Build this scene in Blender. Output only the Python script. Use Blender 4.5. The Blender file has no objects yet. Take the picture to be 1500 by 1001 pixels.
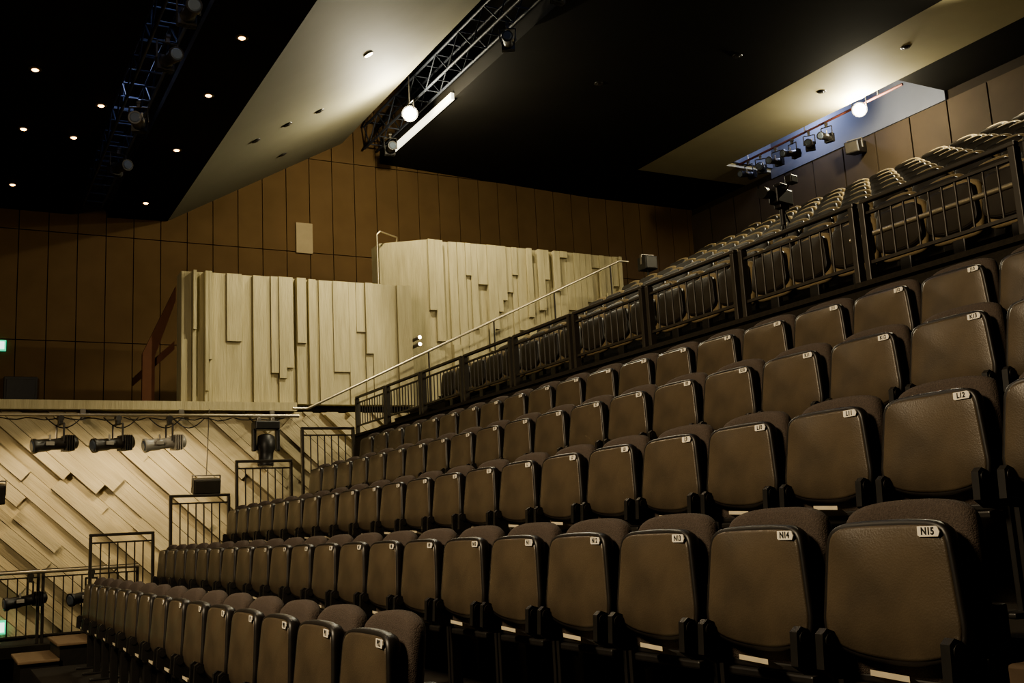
import bpy, bmesh, math, random
from mathutils import Vector, Matrix
random.seed(23)
scene = bpy.context.scene
COL = scene.collection

# World axes: X = up the seating rake, Y = along the rows, Z = up. Eye height is z=0.
# ------------------------------------------------------------------ materials
def mat(name, col, rough=0.7, metal=0.0, col2=None, scale=8.0, stretch=(1,1,1), bump=0.0, bscale=None, emit=None, estr=0.0, spec=0.3, rot=None, lo=0.3, hi=0.7):
    m = bpy.data.materials.new(name); m.use_nodes = True
    nt = m.node_tree; b = nt.nodes['Principled BSDF']
    b.inputs['Base Color'].default_value = (*col, 1)
    b.inputs['Roughness'].default_value = rough
    b.inputs['Metallic'].default_value = metal
    b.inputs['Specular IOR Level'].default_value = spec
    tc = nt.nodes.new('ShaderNodeTexCoord'); mp = nt.nodes.new('ShaderNodeMapping')
    mp.inputs['Scale'].default_value = stretch
    if rot:
        m0 = nt.nodes.new('ShaderNodeMapping'); m0.inputs['Rotation'].default_value = rot
        nt.links.new(tc.outputs['Object'], m0.inputs['Vector']); nt.links.new(m0.outputs['Vector'], mp.inputs['Vector'])
    else: nt.links.new(tc.outputs['Object'], mp.inputs['Vector'])
    nz = nt.nodes.new('ShaderNodeTexNoise'); nz.inputs['Scale'].default_value = scale
    nz.inputs['Detail'].default_value = 6
    nt.links.new(mp.outputs['Vector'], nz.inputs['Vector'])
    if col2 is not None:
        cr = nt.nodes.new('ShaderNodeValToRGB')
        cr.color_ramp.elements[0].position = lo; cr.color_ramp.elements[0].color = (*col, 1)
        cr.color_ramp.elements[1].position = hi; cr.color_ramp.elements[1].color = (*col2, 1)
        nt.links.new(nz.outputs['Fac'], cr.inputs['Fac'])
        nt.links.new(cr.outputs['Color'], b.inputs['Base Color'])
    if bump > 0:
        n2 = nz
        if bscale:
            n2 = nt.nodes.new('ShaderNodeTexNoise'); n2.inputs['Scale'].default_value = bscale
            n2.inputs['Detail'].default_value = 4
            nt.links.new(mp.outputs['Vector'], n2.inputs['Vector'])
        bp = nt.nodes.new('ShaderNodeBump'); bp.inputs['Strength'].default_value = bump
        bp.inputs['Distance'].default_value = 0.02
        nt.links.new(n2.outputs['Fac'], bp.inputs['Height'])
        nt.links.new(bp.outputs['Normal'], b.inputs['Normal'])
    if emit:
        b.inputs['Emission Color'].default_value = (*emit, 1)
        b.inputs['Emission Strength'].default_value = estr
    return m

M_conc = mat('board_marked_concrete', (0.37,0.33,0.205), 0.92, col2=(0.47,0.42,0.27), scale=1.6, stretch=(9,9,0.9), bump=0.35, bscale=5)
M_conc_d = mat('board_marked_concrete_diagonal', (0.40,0.345,0.225), 0.92, col2=(0.48,0.415,0.275), scale=1.6, rot=(0,math.radians(-43),0), stretch=(0.9,9,9), bump=0.35, bscale=5)
M_panel = mat('brown_acoustic_fabric', (0.098,0.062,0.031), 0.9, col2=(0.114,0.073,0.037), scale=2, bump=0.2, bscale=200, spec=0.1)
M_gap = mat('panel_gap', (0.015,0.010,0.006), 0.9)
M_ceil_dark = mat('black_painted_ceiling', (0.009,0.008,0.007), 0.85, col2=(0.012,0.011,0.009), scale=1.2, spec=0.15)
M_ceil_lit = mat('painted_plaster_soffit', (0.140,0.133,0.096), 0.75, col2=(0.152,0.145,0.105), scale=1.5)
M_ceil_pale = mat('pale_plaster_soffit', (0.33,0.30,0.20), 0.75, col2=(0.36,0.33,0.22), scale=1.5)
M_floor = mat('dark_carpet', (0.018,0.015,0.011), 0.95, col2=(0.027,0.022,0.016), scale=40, bump=0.3, bscale=200)
M_tread = mat('brown_tread', (0.20,0.14,0.085), 0.7, col2=(0.24,0.17,0.105), scale=10)
M_land = mat('worn_brown_landing', (0.075,0.052,0.033), 0.8, col2=(0.10,0.07,0.045), scale=10)
M_black = mat('black_steel', (0.012,0.011,0.010), 0.45, col2=(0.018,0.016,0.014), scale=20, spec=0.5)
M_rail = mat('dark_painted_steel', (0.034,0.029,0.022), 0.42, col2=(0.042,0.036,0.028), scale=12, spec=0.5)
M_bright = mat('brushed_handrail', (0.55,0.48,0.34), 0.35, metal=0.8, col2=(0.6,0.53,0.38), scale=20)
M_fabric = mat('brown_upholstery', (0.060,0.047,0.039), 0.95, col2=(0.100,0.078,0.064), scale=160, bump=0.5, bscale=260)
M_fabric2 = mat('toplit_upholstery', (0.22,0.17,0.095), 0.9, col2=(0.28,0.22,0.125), scale=120, bump=0.4, bscale=220)  # upper-tier backs: overhead light on the seat tops put into the colour
M_shell = mat('scuffed_seat_shell', (0.052,0.041,0.029), 0.38, col2=(0.112,0.084,0.053), scale=3.0, bump=0.10, bscale=180, spec=0.55, lo=0.34, hi=0.68)
M_shell2 = mat('shaded_seat_shell', (0.026,0.021,0.015), 0.6, col2=(0.034,0.027,0.019), scale=5)  # darker shell copy: dimness of the upper seat fronts put into the colour
M_rim = mat('black_seat_edge', (0.012,0.010,0.009), 0.45, col2=(0.018,0.015,0.012), scale=30, spec=0.5)
M_white = mat('white_plate', (0.75,0.70,0.60), 0.6, col2=(0.8,0.75,0.64), scale=30)
M_ink = mat('black_ink', (0.02,0.02,0.02), 0.6)
M_cream = mat('cream_card', (0.55,0.49,0.36), 0.7, col2=(0.62,0.55,0.41), scale=20)
M_metal = mat('grey_metal', (0.25,0.23,0.2), 0.4, metal=0.7, col2=(0.3,0.28,0.25), scale=15)
M_silver = mat('silver_grey_paint', (0.34,0.32,0.27), 0.4, col2=(0.40,0.37,0.32), scale=15, spec=0.6)
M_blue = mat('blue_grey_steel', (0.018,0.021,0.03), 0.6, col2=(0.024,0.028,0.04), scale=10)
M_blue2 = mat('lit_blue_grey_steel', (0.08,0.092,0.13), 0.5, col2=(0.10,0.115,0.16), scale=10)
M_glass = mat('lens_glass', (0.1,0.12,0.15), 0.08, spec=0.8)
M_lamp = mat('lamp_glow', (1,0.95,0.8), 0.5, emit=(1.0,0.95,0.75), estr=700)
M_lamp2 = mat('lamp_glow_small', (1,0.8,0.5), 0.5, emit=(1.0,0.50,0.18), estr=12)
M_spot = mat('spot_glow', (1,0.85,0.6), 0.5, emit=(1.0,0.8,0.5), estr=14)
M_green = mat('exit_sign_green', (0.02,0.5,0.25), 0.5, emit=(0.03,0.9,0.45), estr=0.8)
M_signw = mat('exit_sign_white', (0.8,1,0.9), 0.5, emit=(0.7,1,0.85), estr=1.6)
M_red = mat('red_lit_pipe', (0.12,0.04,0.03), 0.6)  # red light falling on the rear pipe, painted as its colour
M_bluebox = mat('blue_lit_wall', (0.09,0.096,0.12), 0.8, col2=(0.10,0.107,0.135), scale=2)  # slot walls: blue tint carries the blue light in the slot
M_vent = mat('tan_access_panel', (0.25,0.20,0.12), 0.7, col2=(0.28,0.225,0.135), scale=6)
M_red_wood = mat('red_brown_wood', (0.12,0.05,0.025), 0.6, col2=(0.14,0.06,0.03), scale=6)
M_fascia = mat('glowing_fascia',(0.8,0.78,0.66),0.6,col2=(0.84,0.82,0.70),scale=3, emit=(1.0,0.93,0.72), estr=1.8)  # emission added so the slot edge glows by itself
M_panel_dk=mat('dark_brown_panel',(0.038,0.027,0.017),0.85,col2=(0.048,0.034,0.021),scale=2)

# ------------------------------------------------------------------ mesh builder
class MB:
    def __init__(s): s.v=[]; s.f=[]; s.mi=[]; s.sm=[]; s.cur=0; s.smooth=False
    def add(s, vs, fs):
        o=len(s.v); s.v += [tuple(v) for v in vs]
        for f in fs:
            s.f.append([i+o for i in f]); s.mi.append(s.cur); s.sm.append(s.smooth)
    def box(s, x0,x1,y0,y1,z0,z1, M=None):
        vs=[Vector((x,y,z)) for x in (x0,x1) for y in (y0,y1) for z in (z0,z1)]
        if M is not None: vs=[M@v for v in vs]
        s.add(vs, [(0,1,3,2),(4,6,7,5),(0,4,5,1),(2,3,7,6),(0,2,6,4),(1,5,7,3)])
    def bbox(s, x0,x1,y0,y1,z0,z1, b=0.01, M=None):
        bm=bmesh.new(); bmesh.ops.create_cube(bm,size=1)
        for v in bm.verts:
            v.co=Vector(((x0+x1)/2+v.co.x*(x1-x0),(y0+y1)/2+v.co.y*(y1-y0),(z0+z1)/2+v.co.z*(z1-z0)))
        bmesh.ops.bevel(bm,geom=bm.edges[:],offset=b,segments=2,affect='EDGES',profile=0.5)
        if M is not None: bmesh.ops.transform(bm,matrix=M,verts=bm.verts)
        bm.verts.index_update()
        s.add([v.co.copy() for v in bm.verts],[[v.index for v in f.verts] for f in bm.faces]); bm.free()
    def cyl(s, p,q,r,n=10,r2=None,cap=True):
        p=Vector(p);q=Vector(q); r2=r if r2 is None else r2
        d=(q-p).normalized(); a=d.orthogonal().normalized(); b=d.cross(a)
        vs=[]
        for c,rr in ((p,r),(q,r2)):
            for i in range(n):
                t=2*math.pi*i/n; vs.append(c+a*math.cos(t)*rr+b*math.sin(t)*rr)
        old=s.smooth; s.smooth=n>5
        s.add(vs,[(i,(i+1)%n,n+(i+1)%n,n+i) for i in range(n)])
        s.smooth=old
        if cap:
            s.add(vs[:n],[tuple(reversed(range(n)))]); s.add(vs[n:],[tuple(range(n))])
    def lathe(s, p, d, prof, n=16):
        p=Vector(p); d=Vector(d).normalized(); a=d.orthogonal().normalized(); b=d.cross(a)
        vs=[]
        for t,r in prof:
            for i in range(n):
                an=2*math.pi*i/n; vs.append(p+d*t+a*math.cos(an)*r+b*math.sin(an)*r)
        fs=[(k*n+i,k*n+(i+1)%n,(k+1)*n+(i+1)%n,(k+1)*n+i) for k in range(len(prof)-1) for i in range(n)]
        old=s.smooth; s.smooth=True; s.add(vs,fs); s.smooth=old
        s.add(vs[:n],[tuple(reversed(range(n)))]); s.add(vs[-n:],[tuple(range(n))])
    def path(s, pts, r, n=8):
        for i in range(len(pts)-1): s.cyl(pts[i],pts[i+1],r,n)
    def prism(s, pts, y0,y1):
        n=len(pts); vs=[(x,y0,z) for x,z in pts]+[(x,y1,z) for x,z in pts]
        s.add(vs,[tuple(range(n)),tuple(reversed(range(n,2*n)))]+[(i,n+i,n+(i+1)%n,(i+1)%n) for i in range(n)])
    def mesh(s, name, *mats):
        me=bpy.data.meshes.new(name); me.from_pydata(s.v,[],s.f)
        for m in mats: me.materials.append(m)
        me.polygons.foreach_set('material_index', s.mi)
        me.polygons.foreach_set('use_smooth', s.sm)
        bm=bmesh.new(); bm.from_mesh(me); bmesh.ops.recalc_face_normals(bm,faces=bm.faces); bm.to_mesh(me); bm.free()
        me.update(); return me
    def obj(s, name, *mats, **kw): return mkobj(name, s.mesh(name,*mats), **kw)

def mkobj(name, data, loc=(0,0,0), parent=None, label=None, category=None, group=None, kind=None, rot=None):
    o=bpy.data.objects.new(name,data); COL.objects.link(o)
    o.location=loc
    if rot: o.rotation_euler=rot
    if parent is not None: o.parent=parent
    if label: o['label']=label
    if category: o['category']=category
    if group: o['group']=group
    if kind: o['kind']=kind
    return o

def struct(b,name,label,*mats,cat='wall'):
    return b.obj(name,*mats,label=label,category=cat,kind='structure')

def clone(o, parent=None, loc=None):
    n=o.copy(); COL.objects.link(n)
    if parent is not None: n.parent=parent
    if loc is not None: n.location=loc
    return n
def clone_thing(root, loc, rot=None):
    r=clone(root,loc=loc)
    if rot: r.rotation_euler=rot
    for c in root.children:
        cc=clone(c,parent=r)
        for g in c.children: clone(g,parent=cc)
    return r
def part(root,nm):
    for c in root.children:
        if c.name.startswith(nm): return c

# ------------------------------------------------------------------ camera
cam=bpy.data.cameras.new('camera'); co=bpy.data.objects.new('camera',cam); COL.objects.link(co)
cam.sensor_width=36; cam.lens=36*1526/1500; cam.clip_end=200; cam.clip_start=0.05
X=Vector((.8788,-.4743,-.0521)); Zc=Vector((-.4756,-.8617,-.1768)).normalized()
X=(X-Zc*X.dot(Zc)).normalized(); Y=Zc.cross(X)
co.matrix_world=Matrix(((X.x,Y.x,Zc.x,0),(X.y,Y.y,Zc.y,0),(X.z,Y.z,Zc.z,0),(0,0,0,1)))
scene.camera=co

# ------------------------------------------------------------------ floors / platforms
ROWS=[ # D, H(top of back), S start (near), count, letter, number of nearest seat
 (1.43,-0.265,3.24,15,'P',12),
 (2.475,0.02,1.86,21,'N',15),
 (3.45,0.485,1.36,23,'L',14),
 (4.42,0.965,1.44,22,'K',16),
 (5.39,1.44,2.13,22,'J',16)]
SH=0.88
b=MB(); b.box(-6,17,-3,20.6,-1.9,-1.75); struct(b,'floor','dark carpeted auditorium floor',M_floor,cat='floor')
for i,(D,H,S0,n,L,k) in enumerate(ROWS):
    x1=(ROWS[i+1][0]-0.62) if i<4 else 6.1
    x0=D-0.62 if i>0 else D-0.55
    b=MB(); z=H-SH
    s0,s1=(0.6,14.35)
    if i==0: s0,s1=3.0,12.0
    b.box(x0,x1,s0,s1,-1.75,z-0.03); b.box(x0-0.02,x1,s0,s1,z-0.03,z)
    struct(b,'floor','carpeted seating tier platform',M_floor,cat='floor')
b=MB(); b.bbox(2.35,2.80,0.9,1.80,-0.86,-0.395,0.01); struct(b,'floor','worn brown raised landing at the row end',M_land,cat='floor')
UR=[(7.4+0.943*i, 2.66+0.437*i) for i in range(8)]
b=MB(); b.box(6.22,6.8,1.5,15.75,-1.75,1.25); struct(b,'floor','cross aisle floor behind the guard rail',M_floor,cat='floor')
for i,(D,H) in enumerate(UR):
    b=MB(); x1=D-0.6+0.943 if i<7 else 16.9
    b.box(D-0.6,x1,1.5,15.75,-1.75,H-SH)
    struct(b,'floor','upper seating tier platform',M_floor,cat='floor')
b=MB(); b.box(6.1,6.22,1.0,16.8,-1.75,1.66); b.box(6.06,6.26,1.0,16.8,1.66,1.70)
struct(b,'wall_parapet','dark parapet wall carrying the guard rail',M_floor)

# ------------------------------------------------------------------ concrete walls
def relief(b, D0,D1,H0,H1,S, dens=0.6, widths=(0.06,0.14,0.17,0.2,0.26,0.3), steps=(0.035,0.05,0.06), hr=None):
    x=D0
    def put(x0,x1,z0,z1,d): b.box(x0,x1,S-d,S+0.02,z0,z1)
    last=None
    while x<D1-1e-4:
        w=random.choice(widths); x1=min(x+w,D1)
        if D1-x1<0.06: x1=D1
        g=0.003
        r=random.random()
        base=random.choice([q for q in (0.03,0.045,0.06,0.08) if q!=last]); last=base
        if w<0.1: base=random.choice([0.015,0.11,0.11])
        if r<dens:
            f=hr or random.choice([(0.08,0.45),(0.08,0.45),(0.45,0.72)])
            h=H0+(H1-H0)*random.uniform(*f)
            st=random.choice(steps)
            lo,hi=(base,base+st) if random.random()<0.8 else (base+st,base)
            put(x+g,x1-g,H0,h,lo); put(x+g,x1-g,h,H1,hi)
            if random.random()<0.35 and w>0.15:
                h2=h-random.uniform(0.15,0.5)
                if h2>H0: put(x+g,x+(x1-x)*0.5,h2,h,max(lo,hi))
        else: put(x+g,x1-g,H0,H1,base)
        x=x1
b=MB(); b.box(3.45,7.66,17.8,18.15,2.35,4.62); relief(b,3.45,7.66,2.35,4.62,17.8,0.6)
struct(b,'wall_gallery','board-marked pale concrete gallery wall with vertical relief',M_conc)
b=MB(); b.box(8.31,12.97,18.45,18.8,-1.75,5.77); relief(b,8.31,12.97,1.0,5.77,18.45,0.95,(0.12,0.15,0.18,0.22),(0.05,0.06,0.07),(0.5,0.98))
vs=[(7.52,18.93,-1.75),(8.31,18.36,-1.75),(8.31,18.8,-1.75),(7.52,19.35,-1.75)]
vs=vs+[(x,y,5.77) for x,y,z in vs]
b.add(vs,[(0,1,2,3),(4,5,6,7),(0,1,5,4),(1,2,6,5),(2,3,7,6),(3,0,4,7)])
struct(b,'wall_landing','tall board-marked concrete wall beside the upper stairs',M_conc)

def diag_wall():
    me=bmesh.new()
    D0,D1,H0,H1,S=-4.0,7.6,-1.2,2.2,17.8
    ang=math.radians(-43)
    u=Vector((math.cos(ang),0,math.sin(ang))); v=Vector((-math.sin(ang),0,math.cos(ang)))
    c=Vector(((D0+D1)/2,0,(H0+H1)/2))
    t=-7.0
    while t<7.0:
        w=random.choice([0.12,0.16,0.2,0.2,0.26])
        s=-8+random.uniform(0,1)
        dd=None
        while s<8:
            l=random.choice([0.8,1.4,2.2,3.0,3.6]); d=random.choice([x for x in (0.02,0.05,0.08,0.12,0.16) if x!=dd]); dd=d
            bm=bmesh.new()
            vs=[]
            for ss in (s,s+l):
                for tt in (t+0.004,t+w-0.004):
                    for y in (S-d,S+0.02):
                        p=c+u*ss+v*tt; vs.append(bm.verts.new((p.x,y,p.z)))
            for f in [(0,1,3,2),(4,6,7,5),(0,4,5,1),(2,3,7,6),(0,2,6,4),(1,5,7,3)]:
                bm.faces.new([vs[i] for i in f])
            bm.normal_update()
            for pc,pn in (((D0,0,0),(-1,0,0)),((D1,0,0),(1,0,0)),((0,0,H0),(0,0,-1)),((0,0,H1),(0,0,1))):
                if not bm.verts: break
                r=bmesh.ops.bisect_plane(bm,geom=bm.verts[:]+bm.edges[:]+bm.faces[:],plane_co=pc,plane_no=pn,clear_outer=True)
                eds=[e for e in r['geom_cut'] if isinstance(e,bmesh.types.BMEdge)]
                if eds: bmesh.ops.holes_fill(bm,edges=eds)
            if bm.verts:
                bm.verts.index_update()
                o=[me.verts.new(x.co) for x in bm.verts]
                for f in bm.faces:
                    try: me.faces.new([o[x.index] for x in f.verts])
                    except Exception: pass
            bm.free(); s+=l
        t+=w
    bmesh.ops.recalc_face_normals(me,faces=me.faces)
    m=bpy.data.meshes.new('wall_lower'); me.to_mesh(m); me.free(); m.materials.append(M_conc_d)
    mkobj('wall_lower',m,label='pale concrete wall with diagonal board relief',category='wall',kind='structure')
diag_wall()
b=MB(); b.box(-4,8.2,17.82,18.1,-1.75,2.2); struct(b,'wall_lower','concrete wall core behind the diagonal boards',M_conc_d)
b=MB(); b.box(-4,5.35,17.5,17.95,2.2,2.345); struct(b,'trim_1','pale concrete ledge above the diagonal board wall',M_conc,cat='ledge')
b=MB(); b.box(-6,8.2,17.96,20.57,2.2,2.34); struct(b,'floor','upper gallery floor slab',M_floor,cat='floor')

b=MB(); b.cur=1; b.box(-6,17,20.6,20.75,-1.75,10.5); b.cur=0
x=-6.0; z_j=[-1.75,-0.31,1.77,3.85,5.93,8.01,10.5]
pw=0.505
while x<16.9:
    for k in range(6):
        b.box(x+0.008,min(x+pw-0.008,17),20.56,20.61,z_j[k]+0.008,z_j[k+1]-0.008)
    x+=pw
struct(b,'wall_left','brown acoustic panel side wall with narrow joints',M_panel,M_gap)
b=MB(); b.cur=1; b.box(16.9,17.0,-3,20.6,-1.75,10.5); b.cur=0
y=0
while y<20:
    b.box(16.86,16.91,y+0.012,y+0.88,4.8,7.75); y+=0.9
struct(b,'wall_back','dark brown panelled rear wall',M_panel_dk,M_gap)

# ------------------------------------------------------------------ ceiling
def slab(p,q,s0,s1,t,m,label,name='ceiling'):
    b=MB(); (x0,z0),(x1,z1)=p,q
    b.prism([(x0,z0),(x1,z1),(x1,z1+t),(x0,z0+t)],s0,s1)
    struct(b,name,label,m,cat='ceiling')
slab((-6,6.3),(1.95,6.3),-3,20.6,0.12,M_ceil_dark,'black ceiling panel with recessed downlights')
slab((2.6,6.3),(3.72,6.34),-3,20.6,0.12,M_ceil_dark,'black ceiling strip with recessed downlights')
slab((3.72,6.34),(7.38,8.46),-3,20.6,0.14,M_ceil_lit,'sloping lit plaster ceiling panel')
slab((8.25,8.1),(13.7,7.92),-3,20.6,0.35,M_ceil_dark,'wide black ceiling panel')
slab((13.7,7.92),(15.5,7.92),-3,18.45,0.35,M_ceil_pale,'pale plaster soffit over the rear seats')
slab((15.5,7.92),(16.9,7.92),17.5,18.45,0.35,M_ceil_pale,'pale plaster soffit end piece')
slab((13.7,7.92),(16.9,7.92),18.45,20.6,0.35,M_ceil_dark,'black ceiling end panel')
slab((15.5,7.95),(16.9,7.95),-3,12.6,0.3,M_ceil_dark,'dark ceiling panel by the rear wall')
slab((-6,10.5),(17,10.5),-3,20.6,0.1,M_ceil_dark,'black roof above the lighting slots')
b=MB(); b.box(15.42,15.5,12.6,17.5,8.27,9.6); b.box(16.84,16.9,12.6,17.5,7.76,9.6); b.box(15.5,16.84,17.42,17.5,8.0,9.6)
struct(b,'wall_slot','walls of the rear lighting slot, blue light tinted into their colour',M_bluebox)

def downlight(loc,glow,label):
    r=mkobj('downlight',None,loc,label=label,category='light',group='ceiling downlights')
    b=MB(); b.lathe((0,0,0),(0,0,-1),[(0,0.085),(0.012,0.08),(0.012,0.06)],16); b.obj('trim_ring',M_rail if glow else M_black,parent=r)
    b=MB(); b.lathe((0,0,-0.013),(0,0,-1),[(0,0.045),(0.012,0.03)],12); b.obj('bulb',M_lamp2 if glow else M_black,parent=r)
    return r
dl=[(3.12,12.3),(3.12,14.2),(3.12,16.5),(3.12,19.4),(0.87,12.1),(0.87,14.2),(0.87,16.4),(0.87,19.1),(3.12,10.2),(0.87,10.0)]
first=downlight((dl[0][0],dl[0][1],6.3),True,'small recessed ceiling downlight with warm glow')
for x,y in dl[1:]: clone_thing(first,(x,y,6.3))
for x,y in ((1.8,15.1),(1.58,16.5)): clone_thing(first,(x,y,6.3))
def pz(x): return 6.34+(x-3.72)*(2.12/3.66)
f2=downlight((5.6,14.3,pz(5.6)-0.01),True,'small round white downlight in the sloping ceiling')
bu=part(f2,'bulb'); b=MB(); b.lathe((0,0,-0.013),(0,0,-1),[(0,0.075),(0.012,0.06)],14); bu.data=b.mesh('bulb',M_spot)
sl=-math.atan(2.12/3.66); f2.rotation_euler=(0,sl,0)
f3=downlight((5.6,16.7,pz(5.6)-0.01),False,'small dark round ceiling fitting, unlit'); f3.rotation_euler=(0,sl,0)
for x,y in ((5.02,16.7),(4.52,16.9),(5.6,19.0)): clone_thing(f3,(x,y,pz(x)-0.01),(0,sl,0))
f4=downlight((14.5,13.5,7.92),False,'small dark round ceiling fitting, unlit')
for x,y in ((14.5,11.5),(14.5,9.6),(12.0,13.0),(10.4,15.0)): clone_thing(f4,(x,y,7.92 if x>13.7 else 8.1-(x-8.25)*0.033))

def truss(x,y0,y1,z0,z1,wd,label,step=0.5,m=M_blue):
    r=mkobj('lighting_truss',None,(x,y0,z0),label=label,category='truss')
    h=z1-z0; L=y1-y0
    for dx in (-wd/2,wd/2):
        for z in (0,h):
            b=MB(); b.cyl((dx,0,z),(dx,L,z),0.025,8); b.obj('chord',m,parent=r)
    b=MB(); y=0;k=0
    while y<L-0.01:
        y2=min(y+step,L)
        for dx in (-wd/2,wd/2):
            a,c=(0,h) if k%2==0 else (h,0)
            b.cyl((dx,y,a),(dx,y2,c),0.014,6)
        b.cyl((-wd/2,y,0),(wd/2,y,0),0.014,6); b.cyl((-wd/2,y,h),(wd/2,y,h),0.014,6)
        y=y2;k+=1
    b.obj('lattice',m,parent=r)
    y=1.0
    while y<L:
        b=MB(); b.cyl((0,y,h),(0,y,10.5-z0),0.015,6); b.box(-wd/2,wd/2,y-0.02,y+0.02,h-0.02,h+0.02); b.obj('hanger',m,parent=r); y+=2.5
    return r
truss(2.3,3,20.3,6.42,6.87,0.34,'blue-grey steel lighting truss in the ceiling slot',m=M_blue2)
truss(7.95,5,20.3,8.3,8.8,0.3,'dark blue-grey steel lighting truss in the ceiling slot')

# ------------------------------------------------------------------ stage spotlights
def spotlight(name_loc, rot, s=1.0, label='black profile stage spotlight hanging from a pipe', mm=M_black, grp=None):
    r=mkobj('stage_spotlight',None,name_loc,label=label,category='stage light',group=grp)
    b=MB(); b.lathe((0.22*s,0,-0.30*s),(-1,0,-0.12),[(0,0.05*s),(0.02*s,0.085*s),(0.16*s,0.10*s),(0.2*s,0.075*s),(0.34*s,0.07*s),(0.36*s,0.08*s),(0.50*s,0.08*s),(0.52*s,0.095*s),(0.56*s,0.095*s)],14)
    for i in range(4): b.box((0.05+i*0.03)*s,(0.06+i*0.03)*s,-0.11*s,0.11*s,-0.42*s,-0.22*s)
    b.obj('lamp_body',mm,parent=r)
    b=MB(); b.path([(0,-0.13*s,-0.31*s),(0,-0.13*s,-0.08*s),(0,0.13*s,-0.08*s),(0,0.13*s,-0.31*s)],0.013*s,6)
    b.obj('yoke',mm,parent=r)
    b=MB(); b.bbox(-0.03*s,0.03*s,-0.025*s,0.025*s,-0.09*s,0.0*s,0.008*s); b.lathe((0,-0.03*s,0),(0,1,0),[(0,0.04*s),(0.06*s,0.04*s)],10); b.obj('clamp',M_rail,parent=r)
    b=MB(); b.lathe((-0.335*s,0,-0.368*s),(-1,0,-0.12),[(0,0.075*s),(0.015*s,0.06*s)],14); b.obj('lens',M_glass,parent=r)
    b=MB(); b.bbox(-0.20*s,-0.10*s,-0.10*s,-0.07*s,-0.36*s,-0.31*s,0.006*s); b.cyl((-0.15*s,-0.07*s,-0.29*s),(-0.15*s,-0.07*s,-0.22*s),0.012*s,6); b.obj('focus_knob',M_silver,parent=r)
    r.rotation_euler=(0,0,rot)
    return r
G1='profile spotlights on the gallery pipe'
s1=spotlight((1.50,16.6,1.95),0.25,1.15,'black profile stage spotlight hung on the gallery pipe',mm=M_rail,grp=G1)
clone_thing(s1,(2.30,16.6,1.95),(0,0,0.35)); s3=clone_thing(s1,(3.05,16.6,1.95),(0,0,0.15))
lb=part(s3,'lamp_body'); lb.data=lb.data.copy(); lb.data.materials[0]=M_silver; s3['label']='silver-grey profile stage spotlight hung on the gallery pipe'
clone_thing(s1,(-0.2,16.6,1.95),(0,0,0.2))
pr=mkobj('lighting_pipe',None,(0,0,0),label='long pale steel lighting pipe below the concrete ledge',category='pipe')
b=MB(); b.cyl((-3,16.6,2.0),(5.1,16.6,2.0),0.026,10); b.obj('pipe',M_bright,parent=pr)
for x in (-2,0.4,1.9,3.4,4.9):
    b=MB(); b.cyl((x,16.6,2.0),(x,17.55,2.1),0.016,6); b.box(x-0.04,x+0.04,17.45,17.5,2.02,2.2); b.obj('bracket',M_metal,parent=pr)
b=MB()
pts=[(-1+0.12*i,16.64,1.99-0.05*abs(math.sin(i*0.9))-0.02*random.random()) for i in range(50)]
b.path(pts,0.009,5); b.obj('cable',M_black,parent=pr)
for k,x in enumerate((1.3,2.1,2.75,3.1,4.3)):
    b=MB(); pts=[(x+0.5*j/8,16.64,1.97-0.16*math.sin(math.pi*j/8)) for j in range(9)]
    b.path(pts,0.009,5); b.obj('cable',M_black,parent=pr)
mh=mkobj('moving_head_light',None,(4.55,16.6,1.93),label='black moving-head stage light hanging upside down from the pipe',category='stage light')
b=MB(); b.bbox(-0.2,0.2,-0.14,0.14,-0.16,-0.02,0.02); b.obj('base',M_black,parent=mh)
for a,c in ((-.22,-.16),(.16,.22)):
    b=MB(); b.bbox(a,c,-0.06,0.06,-0.50,-0.14,0.015); b.obj('yoke_arm',M_black,parent=mh)
b=MB(); b.lathe((0.0,-0.02,-0.24),(-0.05,-0.1,-1),[(0,0.09),(0.03,0.135),(0.22,0.15),(0.30,0.12),(0.42,0.115),(0.44,0.125),(0.50,0.125)],16); b.obj('lamp_head',M_black,parent=mh)
b=MB(); b.lathe((-0.025,-0.07,-0.735),(-0.05,-0.1,-1),[(0,0.10),(0.012,0.085)],16); b.obj('lens',M_glass,parent=mh)
for a in (-.14,.08):
    b=MB(); b.bbox(a,a+.06,-0.03,0.03,-0.03,0.04,0.008); b.obj('clamp',M_metal,parent=mh)

def speaker(loc,w,d,h,label,cable=0,rot=0,stand=0):
    r=mkobj('loudspeaker',None,loc,label=label,category='loudspeaker')
    b=MB(); b.bbox(-w/2,w/2,-d/2,d/2,-h/2,h/2,0.015); b.obj('cabinet',M_black,parent=r)
    b=MB(); b.bbox(-w/2+0.02,w/2-0.02,-d/2-0.012,-d/2+0.002,-h/2+0.02,h/2-0.02,0.004); b.obj('grille',M_rail,parent=r)
    b=MB(); b.box(-w/2-0.012,-w/2,-0.03,0.03,-0.02,h/2+0.05); b.box(w/2,w/2+0.012,-0.03,0.03,-0.02,h/2+0.05); b.box(-w/2-0.012,w/2+0.012,-0.03,0.03,h/2+0.04,h/2+0.055)
    if cable: b.cyl((0,0,h/2+0.05),(0,0,h/2+cable),0.008,6)
    b.obj('bracket',M_metal,parent=r)
    if stand:
        b=MB(); b.cyl((0,0,-h/2),(0,0,-h/2-stand),0.02,8); b.cyl((0,0,-h/2-stand),(0,0,-h/2-stand+0.02),0.12,12); b.obj('stand',M_black,parent=r)
    r.rotation_euler=(0.0 if stand else 0.2,0,rot); return r
speaker((3.68,16.95,0.92),0.42,0.22,0.24,'black loudspeaker hung in front of the diagonal board wall',1.1)
speaker((0.60,16.9,0.88),0.42,0.25,0.28,'black loudspeaker hung on a thin cable from the pipe',1.0)
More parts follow.
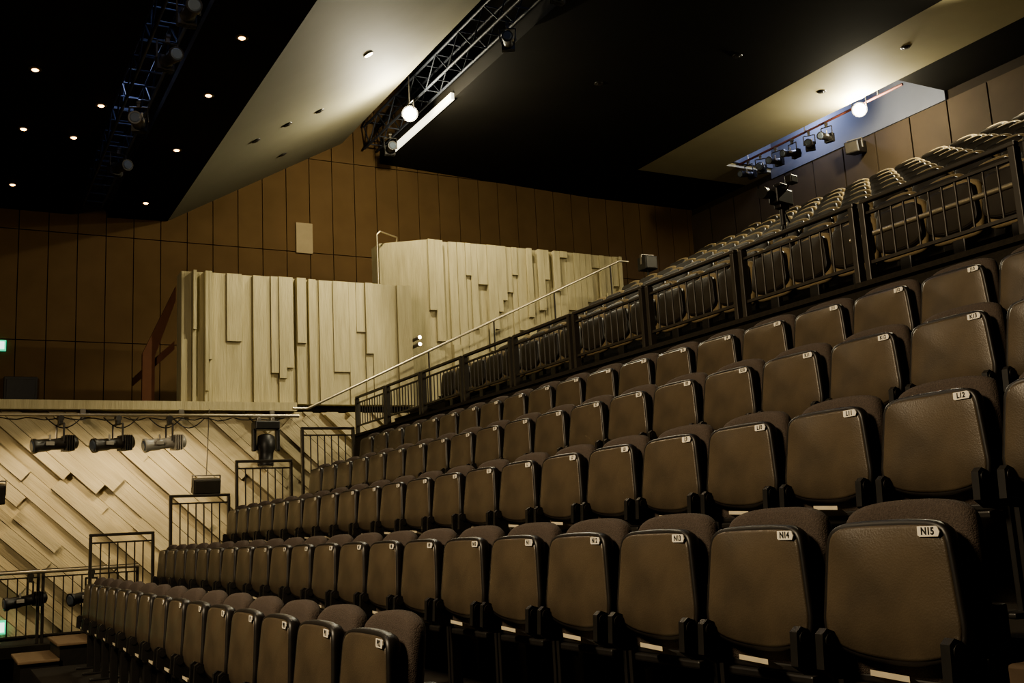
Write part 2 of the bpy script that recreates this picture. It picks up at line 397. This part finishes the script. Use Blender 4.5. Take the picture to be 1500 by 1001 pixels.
speaker((12.76,17.1,5.29),0.30,0.3,0.28,'small black loudspeaker on a short stand by the tall concrete wall',0,0,0.46)
speaker((16.60,14.7,7.5),0.3,0.5,0.25,'grey-black loudspeaker on the rear wall',0,-1.2)

# ------------------------------------------------------------------ railings
def railing(loc,W,top,bot,zfoot,nb,axis,label,grp,m=M_rail,inset=0.012,pw=0.04):
    r=mkobj('guard_railing',None,loc,label=label,category='railing',group=grp)
    rotz=0 if axis=='x' else math.pi/2
    r.rotation_euler=(0,0,rotz)
    e=inset+pw
    b=MB(); b.bbox(inset,e,-0.035,0.035,zfoot,top,0.006); b.obj('post',m,parent=r)
    b=MB(); b.bbox(W-e,W-inset,-0.035,0.035,zfoot,top,0.006); b.obj('post',m,parent=r)
    b=MB(); b.bbox(inset,W-inset,-0.028,0.028,top,top+0.035,0.008); b.obj('top_rail',m,parent=r)
    b=MB(); b.box(e-0.003,W-e+0.003,-0.015,0.015,top-0.09,top-0.07); b.obj('cross_rail',m,parent=r)
    b=MB(); b.box(e-0.003,W-e+0.003,-0.015,0.015,bot,bot+0.025); b.obj('bottom_rail',m,parent=r)
    bal=None
    for i in range(nb):
        x=e+(W-2*e)*(i+1)/(nb+1)
        if bal is None:
            b=MB(); b.cyl((0,0,bot+0.02),(0,0,top-0.075),0.009,6); bal=b.obj('baluster',m,parent=r,loc=(x,0,0))
        else: clone(bal,parent=r,loc=(x,0,0))
    return r
g='guard railing panels along the tier'
y0=5.5-1.41*2
r0=railing((6.16,y0,1.70),1.41,0.62,0.14,0.0,10,'y','dark steel guard railing panel with vertical bars on the parapet',g,inset=0.03,pw=0.05)
for i in range(1,10): clone_thing(r0,(6.16,y0+1.41*i,1.70),(0,0,math.pi/2))
g2='stepped end guard rails'
for (xx,top,fl) in ((1.64,0.21,-1.145),(2.61,0.666,-0.86),(3.47,1.11,-0.395),(4.39,1.56,0.085)):
    zb=fl
    railing((xx,14.24,zb),0.81,top-zb-0.035,0.35,0.0,6,'x','dark steel guard rail with vertical bars at the row ends',g2,pw=0.035)
b=MB(); b.box(-4,2.2,16.4,17.8,-1.4,-1.25); struct(b,'floor','lower gallery floor slab',M_floor,cat='floor')
ra=railing((-1.4,16.7,-1.25),1.35,1.0,0.1,0.0,9,'x','dark steel gallery railing with vertical bars','lower gallery railing panels')
clone_thing(ra,(-0.05,16.7,-1.25),(0,0,0)); clone_thing(ra,(1.3,16.7,-1.25),(0,0,0))
for i,(xx,rr) in enumerate(((1.15,0.2),(1.95,0.5))):
    o=spotlight((xx,16.45,-0.30),rr,1.0,'black stage spotlight clamped to the gallery rail')
gp=mkobj('lighting_pipe',None,(0,0,0),label='pale steel lighting pipe clamped to the gallery railing',category='pipe')
b=MB(); b.cyl((-1.4,16.45,-0.25),(2.6,16.45,-0.25),0.024,8); b.obj('pipe',M_bright,parent=gp)
for x in (-1.2,0.5,2.3):
    b=MB(); b.cyl((x,16.45,-0.25),(x,16.66,-0.3),0.015,6); b.obj('bracket',M_metal,parent=gp)

# side stairs and handrail
b=MB()
for i in range(3,26):
    x=5.6+i*0.295; z=1.35+i*0.138
    if i==3: x=6.35
    b.box(x,5.6+(i+1)*0.295+0.005,15.8,17.3,-1.75,z); b.box(x-0.015,x+0.05,15.8,17.3,z-0.005,z+0.006)
b.obj('staircase',M_floor,label='carpeted side staircase climbing beside the upper seats',category='stairs')
hr=mkobj('handrail',None,(5.91,16.8,2.43),label='slim bright metal handrail climbing along the side stairs',category='handrail')
b=MB(); b.cyl((-0.6,0,-0.28),(5.92,0,2.77),0.022,10); b.cyl((5.92,0,2.77),(6.15,0,2.77),0.022,10); b.cyl((-0.6,0,-0.28),(-0.85,0,-0.28),0.022,10); b.obj('rail',M_bright,parent=hr)
for i in range(1,5):
    t=0.3+i*1.35; zt=t*0.468; st=1.35+math.floor((5.91+t-5.6)/0.295)*0.138-2.43
    b=MB(); b.cyl((t,0,st),(t,0,zt),0.016,8); b.obj('post',M_rail,parent=hr)
ar=mkobj('handrail',None,(6.7,2.5,1.25),label='bright metal handrail in the cross aisle',category='handrail')
b=MB(); b.cyl((0,0,1.0),(0,3.6,1.0),0.022,10); b.obj('rail',M_bright,parent=ar)
for y in (0.05,1.8,3.55):
    b=MB(); b.cyl((0,y,0),(0,y,1.0),0.016,8); b.obj('post',M_rail,parent=ar)
b=MB(); b.path([(7.35,18.6,2.34),(7.35,18.6,5.85),(7.42,18.6,5.92),(7.9,18.9,5.92),(7.9,18.95,5.77)],0.016,8)
b.obj('handrail',M_bright,label='bent metal handrail end rising above the concrete wall',category='handrail')

st=mkobj('steps',None,(0,0,0),label='short flight of brown steps up to the first row',category='stairs')
b=MB(); b2=MB()
for i,(x,z) in enumerate(((0.78,-1.08),(1.15,-0.93),(1.52,-0.78))):
    b.box(x,x+0.40,12.2,13.3,-1.75,z-0.03); b2.bbox(x-0.03,x+0.37,12.15,13.3,z-0.03,z,0.008)
b.obj('riser',M_black,parent=st); b2.obj('tread',M_tread,parent=st)

# ------------------------------------------------------------------ seats
def smooth_closed(pts,sub=3):
    n=len(pts); out=[]
    for i in range(n):
        p0,p1,p2,p3=[Vector(pts[(i+k-1)%n]) for k in range(4)]
        for j in range(sub):
            t=j/sub
            out.append(0.5*((2*p1)+(-p0+p2)*t+(2*p0-5*p1+4*p2-p3)*t*t+(-p0+3*p1-3*p2+p3)*t**3))
    return out
def sym(half):
    return half+[(-x,z) for x,z in reversed(half) if abs(x)>1e-6]
def cushion(b,out,rings,c,fx):
    n=len(out); vs=[]
    for inset,x in rings:
        for p in out:
            L=p.length; k=(1-inset/ max(L,1e-6)) if inset<0.2 else 0.45
            y,z=p.x*k,p.y*k
            vs.append((x+fx(y,z+c),y,z+c))
    fs=[(k*n+i,k*n+(i+1)%n,(k+1)*n+(i+1)%n,(k+1)*n+i) for k in range(len(rings)-1) for i in range(n)]
    i0=len(vs); vs.append((rings[0][1]+fx(0,c),0,c)); vs.append((rings[-1][1]+fx(0,c),0,c))
    fs+=[(i0,(i+1)%n,i) for i in range(n)]
    o=(len(rings)-1)*n
    fs+=[(i0+1,o+i,o+(i+1)%n) for i in range(n)]
    b.smooth=True; b.add(vs,fs); b.smooth=False
back_out=smooth_closed(sym([(0,.254),(.11,.249),(.185,.233),(.228,.195),(.246,.09),(.254,-.08),(.246,-.20),(.20,-.245),(.08,-.25),(0,-.25)]))
back_out2=smooth_closed(sym([(0,.266),(.11,.256),(.19,.230),(.232,.18),(.246,.09),(.250,-.08),(.242,-.20),(.20,-.245),(.08,-.25),(0,-.25)]))
pan_out=smooth_closed(sym([(0,.205),(.10,.203),(.175,.195),(.216,.166),(.232,.09),(.247,-.03),(.252,-.09),(.236,-.14),(.17,-.173),(.08,-.190),(0,-.194)]))
fb=lambda y,z: 0.13*(z-0.88)-0.35*y*y
fp=lambda y,z: 0.05*(z-0.81)-0.10-0.30*y*y
PC=0.625
b=MB(); cushion(b,back_out,[(.25,-.034),(.05,-.034),(.015,-.028),(0,-.012),(0,.016),(.012,.030),(.03,.034),(.25,.034)],0.63,fb)
ME_back=b.mesh('backrest',M_fabric)
b=MB(); cushion(b,back_out2,[(.25,-.038),(.05,-.038),(.015,-.032),(0,-.014),(0,.020),(.012,.038),(.03,.046),(.25,.046)],0.62,fb)
ME_back2=b.mesh('backrest',M_fabric2)
b=MB(); cushion(b,pan_out,[(.25,-.02),(.012,-.02),(.004,-.018),(0,-.008),(0,.012),(.01,.03),(.03,.04),(.25,.042)],PC,fp)
ME_pan=b.mesh('seat',M_rim)
b=MB(); cushion(b,pan_out,[(.25,-.036),(.08,-.031),(.026,-.0245),(.016,-.021),(.016,-.015),(.25,-.015)],PC,fp)
ME_under=b.mesh('underside_panel',M_shell)
ME_under2=b.mesh('underside_panel',M_shell2)
b=MB(); b.prism([(-.208,.41),(-.202,.51),(-.182,.525),(-.155,.515),(-.10,.47),(-.04,.45),(-.02,.37),(-.16,.38)],-0.015,0.015)
b.cyl((-.174,-.021,.49),(-.174,.021,.49),0.022,10)
ME_brk=b.mesh('hinge_bracket',M_black)
b=MB(); b.bbox(-.10,-.04,-.012,.012,0.015,.47,0.005); b.bbox(-.20,.06,-.016,.016,0,.02,0.006); b.bbox(-.05,.0,-.012,.012,.30,.60,0.005)
ME_leg=b.mesh('leg',M_black)
b=MB(); b.bbox(-.09,-.03,-.06,.06,0.0,.42,0.01); b.bbox(-.16,.03,-.12,.12,0,.03,.01)
ME_ped=b.mesh('leg',M_black)
b=MB(); b.bbox(-.10,-.06,-.245,.245,.37,.395,0.006); b.bbox(-.12,-.03,-.20,.20,.34,.37,0.008)
ME_beam=b.mesh('seat_support',M_black)
b=MB(); b.add([(-.190,-.085,.418),(-.190,.05,.424),(-.11,.06,.384),(-.11,-.06,.384),(-.190,-.085,.402),(-.190,.05,.408),(-.11,.06,.376),(-.11,-.06,.376)],[(0,1,2,3),(4,7,6,5),(0,4,5,1),(1,5,6,2),(2,6,7,3),(3,7,4,0)])
ME_tag=b.mesh('card',M_cream)
b=MB(); pts=[(-.037,.014),(-.037,-.010),(-.030,-.014),(.036,-.014),(.042,-.002),(.036,.010),(.028,.014)]
n=len(pts)
vs=[(-.002,-y,z) for y,z in pts]+[(.002,-y,z) for y,z in pts]
b.add(vs,[tuple(range(n)),tuple(reversed(range(n,2*n)))]+[(i,n+i,n+(i+1)%n,(i+1)%n) for i in range(n)])
ME_plate=b.mesh('number_plate',M_white)

tmp={}
for (D,H,S0,n,L,k) in ROWS:
    for j in range(n):
        s='%s%d'%(L,max(1,k-j))
        if s in tmp: continue
        cu=bpy.data.curves.new('t','FONT'); cu.body=s; cu.size=0.027; cu.align_x='CENTER'; cu.align_y='CENTER'; cu.extrude=0.0004; cu.offset=0.0009
        o=bpy.data.objects.new('t',cu); COL.objects.link(o); tmp[s]=o
bpy.context.view_layer.update(); dg=bpy.context.evaluated_depsgraph_get()
ME_text={}
for s,o in tmp.items():
    me=bpy.data.meshes.new_from_object(o.evaluated_get(dg)); me.name='lettering'; me.materials.clear(); me.materials.append(M_ink); ME_text[s]=me
for o in list(tmp.values()): bpy.data.objects.remove(o)
RT=Matrix(((0,0,-1),(-1,0,0),(0,1,0))).to_euler()

def seat(x,y,z,s=None,lower=True):
    r=mkobj('theatre_seat',None,(x,y,z),category='seat')
    if lower:
        r['label']='dark brown upholstered tip-up theatre seat, folded, number plate '+s
        r['group']='tip-up seats of the lower tier'
    else:
        r['label']='tip-up theatre seat of the upper tier, folded, top light and shade in its colours'; r['group']='tip-up seats of the upper tier'
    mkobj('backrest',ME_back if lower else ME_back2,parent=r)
    p=mkobj('seat',ME_pan,parent=r)
    mkobj('underside_panel',ME_under if lower else ME_under2,parent=p)
    if lower:
        for yy in (-.222,.222): mkobj('hinge_bracket',ME_brk,(0,yy,0),parent=r)
        mkobj('leg',ME_leg,(0,-.256,0),parent=r); mkobj('leg',ME_leg,(0,.256,0),parent=r)
        mkobj('seat_support',ME_beam,parent=r)
        mkobj('card',ME_tag,parent=r)
        yy,zz=-.158,.795
        pl=mkobj('number_plate',ME_plate,(fp(yy,zz)-.030,yy,zz),parent=r)
        pl.rotation_euler=(0,0.05,-0.09)
        t=mkobj('lettering',ME_text[s],(-.0026,0,0),parent=pl); t.rotation_euler=RT
    else: mkobj('leg',ME_ped,parent=r)
    return r
for (D,H,S0,n,L,k) in ROWS:
    for j in range(n):
        seat(D,S0+0.55*(j+0.5)+0.0,H-SH,'%s%d'%(L,max(1,k-j)))
near=[4.2,4.8,5.4,6.0,6.6,7.2,7.9,8.5]
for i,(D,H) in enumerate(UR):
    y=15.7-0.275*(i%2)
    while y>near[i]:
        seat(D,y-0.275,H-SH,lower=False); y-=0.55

# ------------------------------------------------------------------ video camera on tripod
FZ=UR[1][1]-SH
vc=mkobj('video_camera',None,(8.78,9.0,FZ),label='black broadcast video camera on a tripod among the upper seats',category='video camera')
TZ=3.72-FZ
b=MB()
for a in (0.9,2.6,5.2): b.cyl((0.2*math.cos(a),0.2*math.sin(a),0),(0,0,TZ-0.25),0.018,8)
b.cyl((0,0,TZ-0.3),(0,0,TZ-0.1),0.035,10); b.obj('tripod',M_black,parent=vc)
T=TZ-1.15
b=MB(); b.bbox(-0.09,0.09,-0.05,0.05,T+1.05,T+1.10,0.01); b.bbox(-0.16,0.16,-0.07,0.07,T+1.1,T+1.30,0.02); b.bbox(-0.06,0.10,-0.05,0.05,T+1.33,T+1.37,0.01); b.cyl((0.0,0,T+1.29),(0,0,T+1.34),0.02,8); b.obj('camera_body',M_black,parent=vc)
b=MB(); b.lathe((-0.15,0,T+1.2),(-1,0,0),[(0,0.05),(0.12,0.055),(0.14,0.07),(0.22,0.075)],14); b.obj('lens',M_black,parent=vc)
b=MB(); b.bbox(0.02,0.16,-0.16,-0.06,T+1.36,T+1.46,0.012); b.cyl((0.05,-0.05,T+1.3),(0.08,-0.1,T+1.4),0.015,8); b.obj('viewfinder',M_black,parent=vc)
b=MB(); b.cyl((0.05,0.03,T+1.1),(0.25,0.08,T+0.95),0.012,8); b.obj('pan_handle',M_black,parent=vc)
vc.rotation_euler=(0,0,0.2)

# ------------------------------------------------------------------ bright work lamps
def worklamp(loc,aim,label,s=1.0,drop=0.3):
    r=mkobj('work_lamp',None,loc,label=label,category='stage light')
    aim=Vector(aim).normalized()
    b=MB(); b.lathe(aim*-0.22*s,aim,[(0,0.07*s),(0.03*s,0.10*s),(0.16*s,0.12*s),(0.20*s,0.13*s)],16); b.obj('lamp_body',M_black,parent=r)
    b=MB(); b.lathe(aim*-0.018*s,aim,[(0,0.10*s),(0.02*s,0.09*s),(0.035*s,0.05*s)],16); b.obj('lens',M_lamp,parent=r)
    b=MB(); b.path([(0,-0.18,0),(0,-0.18,0.2),(0,0.18,0.2),(0,0.18,0)],0.012,6); b.cyl((0,0,0.2),(0,0,drop),0.015,8); b.obj('yoke',M_black,parent=r)
    return r
worklamp((7.50,17.10,7.82),(-0.35,-0.85,-0.2),'bright work lamp shining from the ceiling slot',1.2,0.75)
worklamp((15.7,13.7,7.82),(-0.7,-0.65,-0.2),'bright work lamp in the rear lighting slot',1.15,0.3)
b=MB(); b.bbox(8.18,8.25,16.7,19.9,8.05,8.19,0.008); b.obj('trim_3',M_fascia,label='white fascia edge of the ceiling slot with added glow',category='trim',kind='structure')
lp=mkobj('lighting_pipe',None,(15.8,12.7,7.95),label='lighting pipe coloured as if red-lit, with small lanterns in the rear slot',category='pipe')
b=MB(); b.cyl((0,0,0),(0,4.7,0),0.026,8); b.obj('pipe',M_red,parent=lp)
for y in (0.6,2.6,4.4):
    b=MB(); b.cyl((0,y,0),(0,y,1.6),0.015,6); b.obj('hanger',M_metal,parent=lp)
L0=None
for i,y in enumerate((14.7,15.2,15.7,16.2,16.7,17.1)):
    if L0 is None: L0=spotlight((15.8,y,7.91),0.3,0.9,'small black stage lantern in the rear slot',grp='lanterns in the rear slot')
    else: clone_thing(L0,(15.8,y,7.91),(0,0,0.3+0.4*math.sin(i*2)))
L1=spotlight((2.3,9.5,6.38),0.3,1.0,'black stage spotlight hung in the ceiling slot',grp='spotlights in the ceiling slots')
for x,y,z in ((2.3,10.6,6.38),(2.3,11.5,6.38),(2.3,12.8,6.38),(2.3,15,6.38),(2.3,17,6.38),(7.95,10.2,8.24),(7.95,11.2,8.24),(7.95,12.3,8.24),(7.95,14.0,8.24),(7.95,19.2,8.24)):
    clone_thing(L1,(x,y,z),(0,0,random.uniform(0.9,1.9)))

# ------------------------------------------------------------------ small wall things
b=MB(); b.bbox(6.31,6.67,20.52,20.56,5.9,6.56,0.006); b.obj('trim_4',M_vent,label='tan rectangular access panel on the brown wall',category='panel',kind='structure')
def exit_sign(x,y,z):
    r=mkobj('exit_sign',None,(x,y,z),label='green illuminated emergency exit sign with white running figure',category='exit sign')
    b=MB(); b.bbox(-0.2,0.2,-0.03,0.03,-0.1,0.1,0.008); b.obj('housing',M_green,parent=r)
    b=MB(); yy=-0.036
    def q(a): b.add([(x_,yy,z_) for x_,z_ in a],[tuple(range(len(a)))])
    b.lathe((0.03,-0.031,0.055),(0,-1,0),[(0,0.016),(0.005,0.016)],10)
    q([(-0.0,0.035),(0.03,0.035),(0.02,-0.02),(-0.01,-0.02)]); q([(0.02,-0.02),(0.06,-0.05),(0.05,-0.062),(0.005,-0.03)]); q([(-0.01,-0.02),(-0.03,-0.07),(-0.045,-0.07),(-0.02,-0.01)])
    q([(0.03,0.03),(0.065,0.01),(0.06,0.0),(0.025,0.018)]); q([(0,0.03),(-0.035,0.02),(-0.03,0.01),(0.0,0.018)])
    q([(0.09,0.07),(0.17,0.07),(0.17,-0.07),(0.09,-0.07)])
    b.obj('pictogram',M_signw,parent=r)
exit_sign(0.72,17.57,-1.04); exit_sign(0.72,20.52,3.72)
for z in (3.75,3.62):
    r=mkobj('wall_lamp',None,(7.76,17.62,z-0.13),label='tiny round glowing lamp on the concrete wall',category='light',group='tiny wall lamps')
    b=MB(); b.lathe((0,1.22,0),(0,-1,0),[(0,0.03),(1.22,0.035)],10); b.obj('housing',M_metal,parent=r)
    b=MB(); b.lathe((0,0,0),(0,-1,0),[(0,0.035),(0.02,0.025)],10); b.obj('bulb',M_spot,parent=r)
gs=mkobj('gallery_stair',None,(0,0,0),label='red-brown timber stair side at the end of the gallery wall',category='stairs')
b=MB(); b.prism([(2.9,2.34),(2.9,3.25),(3.44,4.45),(3.44,4.2),(3.1,3.2),(3.1,2.34)],18.2,18.3); b.obj('stringer',M_red_wood,parent=gs)
b=MB(); b.prism([(2.92,3.0),(3.44,3.5),(3.44,3.35),(2.92,2.85)],18.3,19.4); b.obj('tread',M_red_wood,parent=gs)
b=MB(); b.bbox(0.9,1.45,20.42,20.56,2.34,3.15,0.01); b.bbox(0.94,1.41,20.405,20.43,2.4,3.1,0.006); b.obj('control_box',M_black,label='black rectangular control box on the brown wall',category='box')

# ------------------------------------------------------------------ lights
def light(kind,loc,aim,power,col,size=0.3,angle=60,blend=0.5,name='light'):
    l=bpy.data.lights.new(name,kind); l.energy=power; l.color=col
    if kind=='AREA': l.size=size
    else: l.shadow_soft_size=size
    if kind=='SPOT': l.spot_size=math.radians(angle); l.spot_blend=blend
    o=bpy.data.objects.new(name,l); COL.objects.link(o); o.location=loc
    if aim is not None:
        o.rotation_euler=(Vector(aim)-Vector(loc)).to_track_quat('-Z','Y').to_euler()
    return o
WARM=(1.0,0.80,0.51); YEL=(1.0,0.89,0.61)
light('POINT',(7.25,16.75,7.50),None,430,YEL,0.08,name='work_lamp_light')
light('POINT',(15.45,13.4,7.60),None,280,YEL,0.08,name='rear_lamp_light')
light('SPOT',(7.0,14.0,7.5),(5.2,17.8,3.1),900,YEL,0.05,46,0.6,name='gallery_wash')
light('SPOT',(8.9,16.6,7.85),(10.1,18.4,4.3),300,YEL,0.04,75,0.8,name='landing_wash')
for x in (0.0,1.3,2.35,3.2):
    light('SPOT',(x,16.75,1.85),(x+0.35,17.75,0.2),68,WARM,0.05,130,0.9,name='gallery_spot_light')
light('SPOT',(4.4,16.7,1.9),(4.6,17.8,0.4),28,WARM,0.05,110,0.9,name='gallery_spot_light')
light('SPOT',(-1.5,14.0,4.5),(2.3,16.8,1.5),160,WARM,0.1,30,0.9,name='fixture_fill_light')
light('AREA',(-3.5,4.5,5.2),(4.0,6.5,0.2),660,(1.0,0.81,0.55),1.6,name='stage_wash')
light('SPOT',(3.12,11.5,6.2),(4.0,9,0),300,WARM,0.2,110,1.0,name='house_downlight')
light('SPOT',(14.3,9.5,7.85),(10.8,11.0,4.0),2200,YEL,0.08,120,1.0,name='upper_tier_light')
light('POINT',(16.2,15.8,8.7),None,130,(0.6,0.68,1.0),0.2,name='slot_blue')
light('POINT',(7.8,11.5,9.2),None,60,(0.45,0.55,1.0),0.2,name='slot_blue')
for y in (9.0,12.0,15.5): light('POINT',(2.3,y,7.3),None,22,(0.5,0.6,1.0),0.2,name='slot_blue')
w=bpy.data.worlds.new('world'); scene.world=w; w.use_nodes=True
w.node_tree.nodes['Background'].inputs['Color'].default_value=(0.02,0.017,0.012,1)
w.node_tree.nodes['Background'].inputs['Strength'].default_value=0.25
scene.view_settings.view_transform='AgX'
try: scene.view_settings.look='AgX - Medium High Contrast'
except Exception: pass
scene.view_settings.exposure=0.15
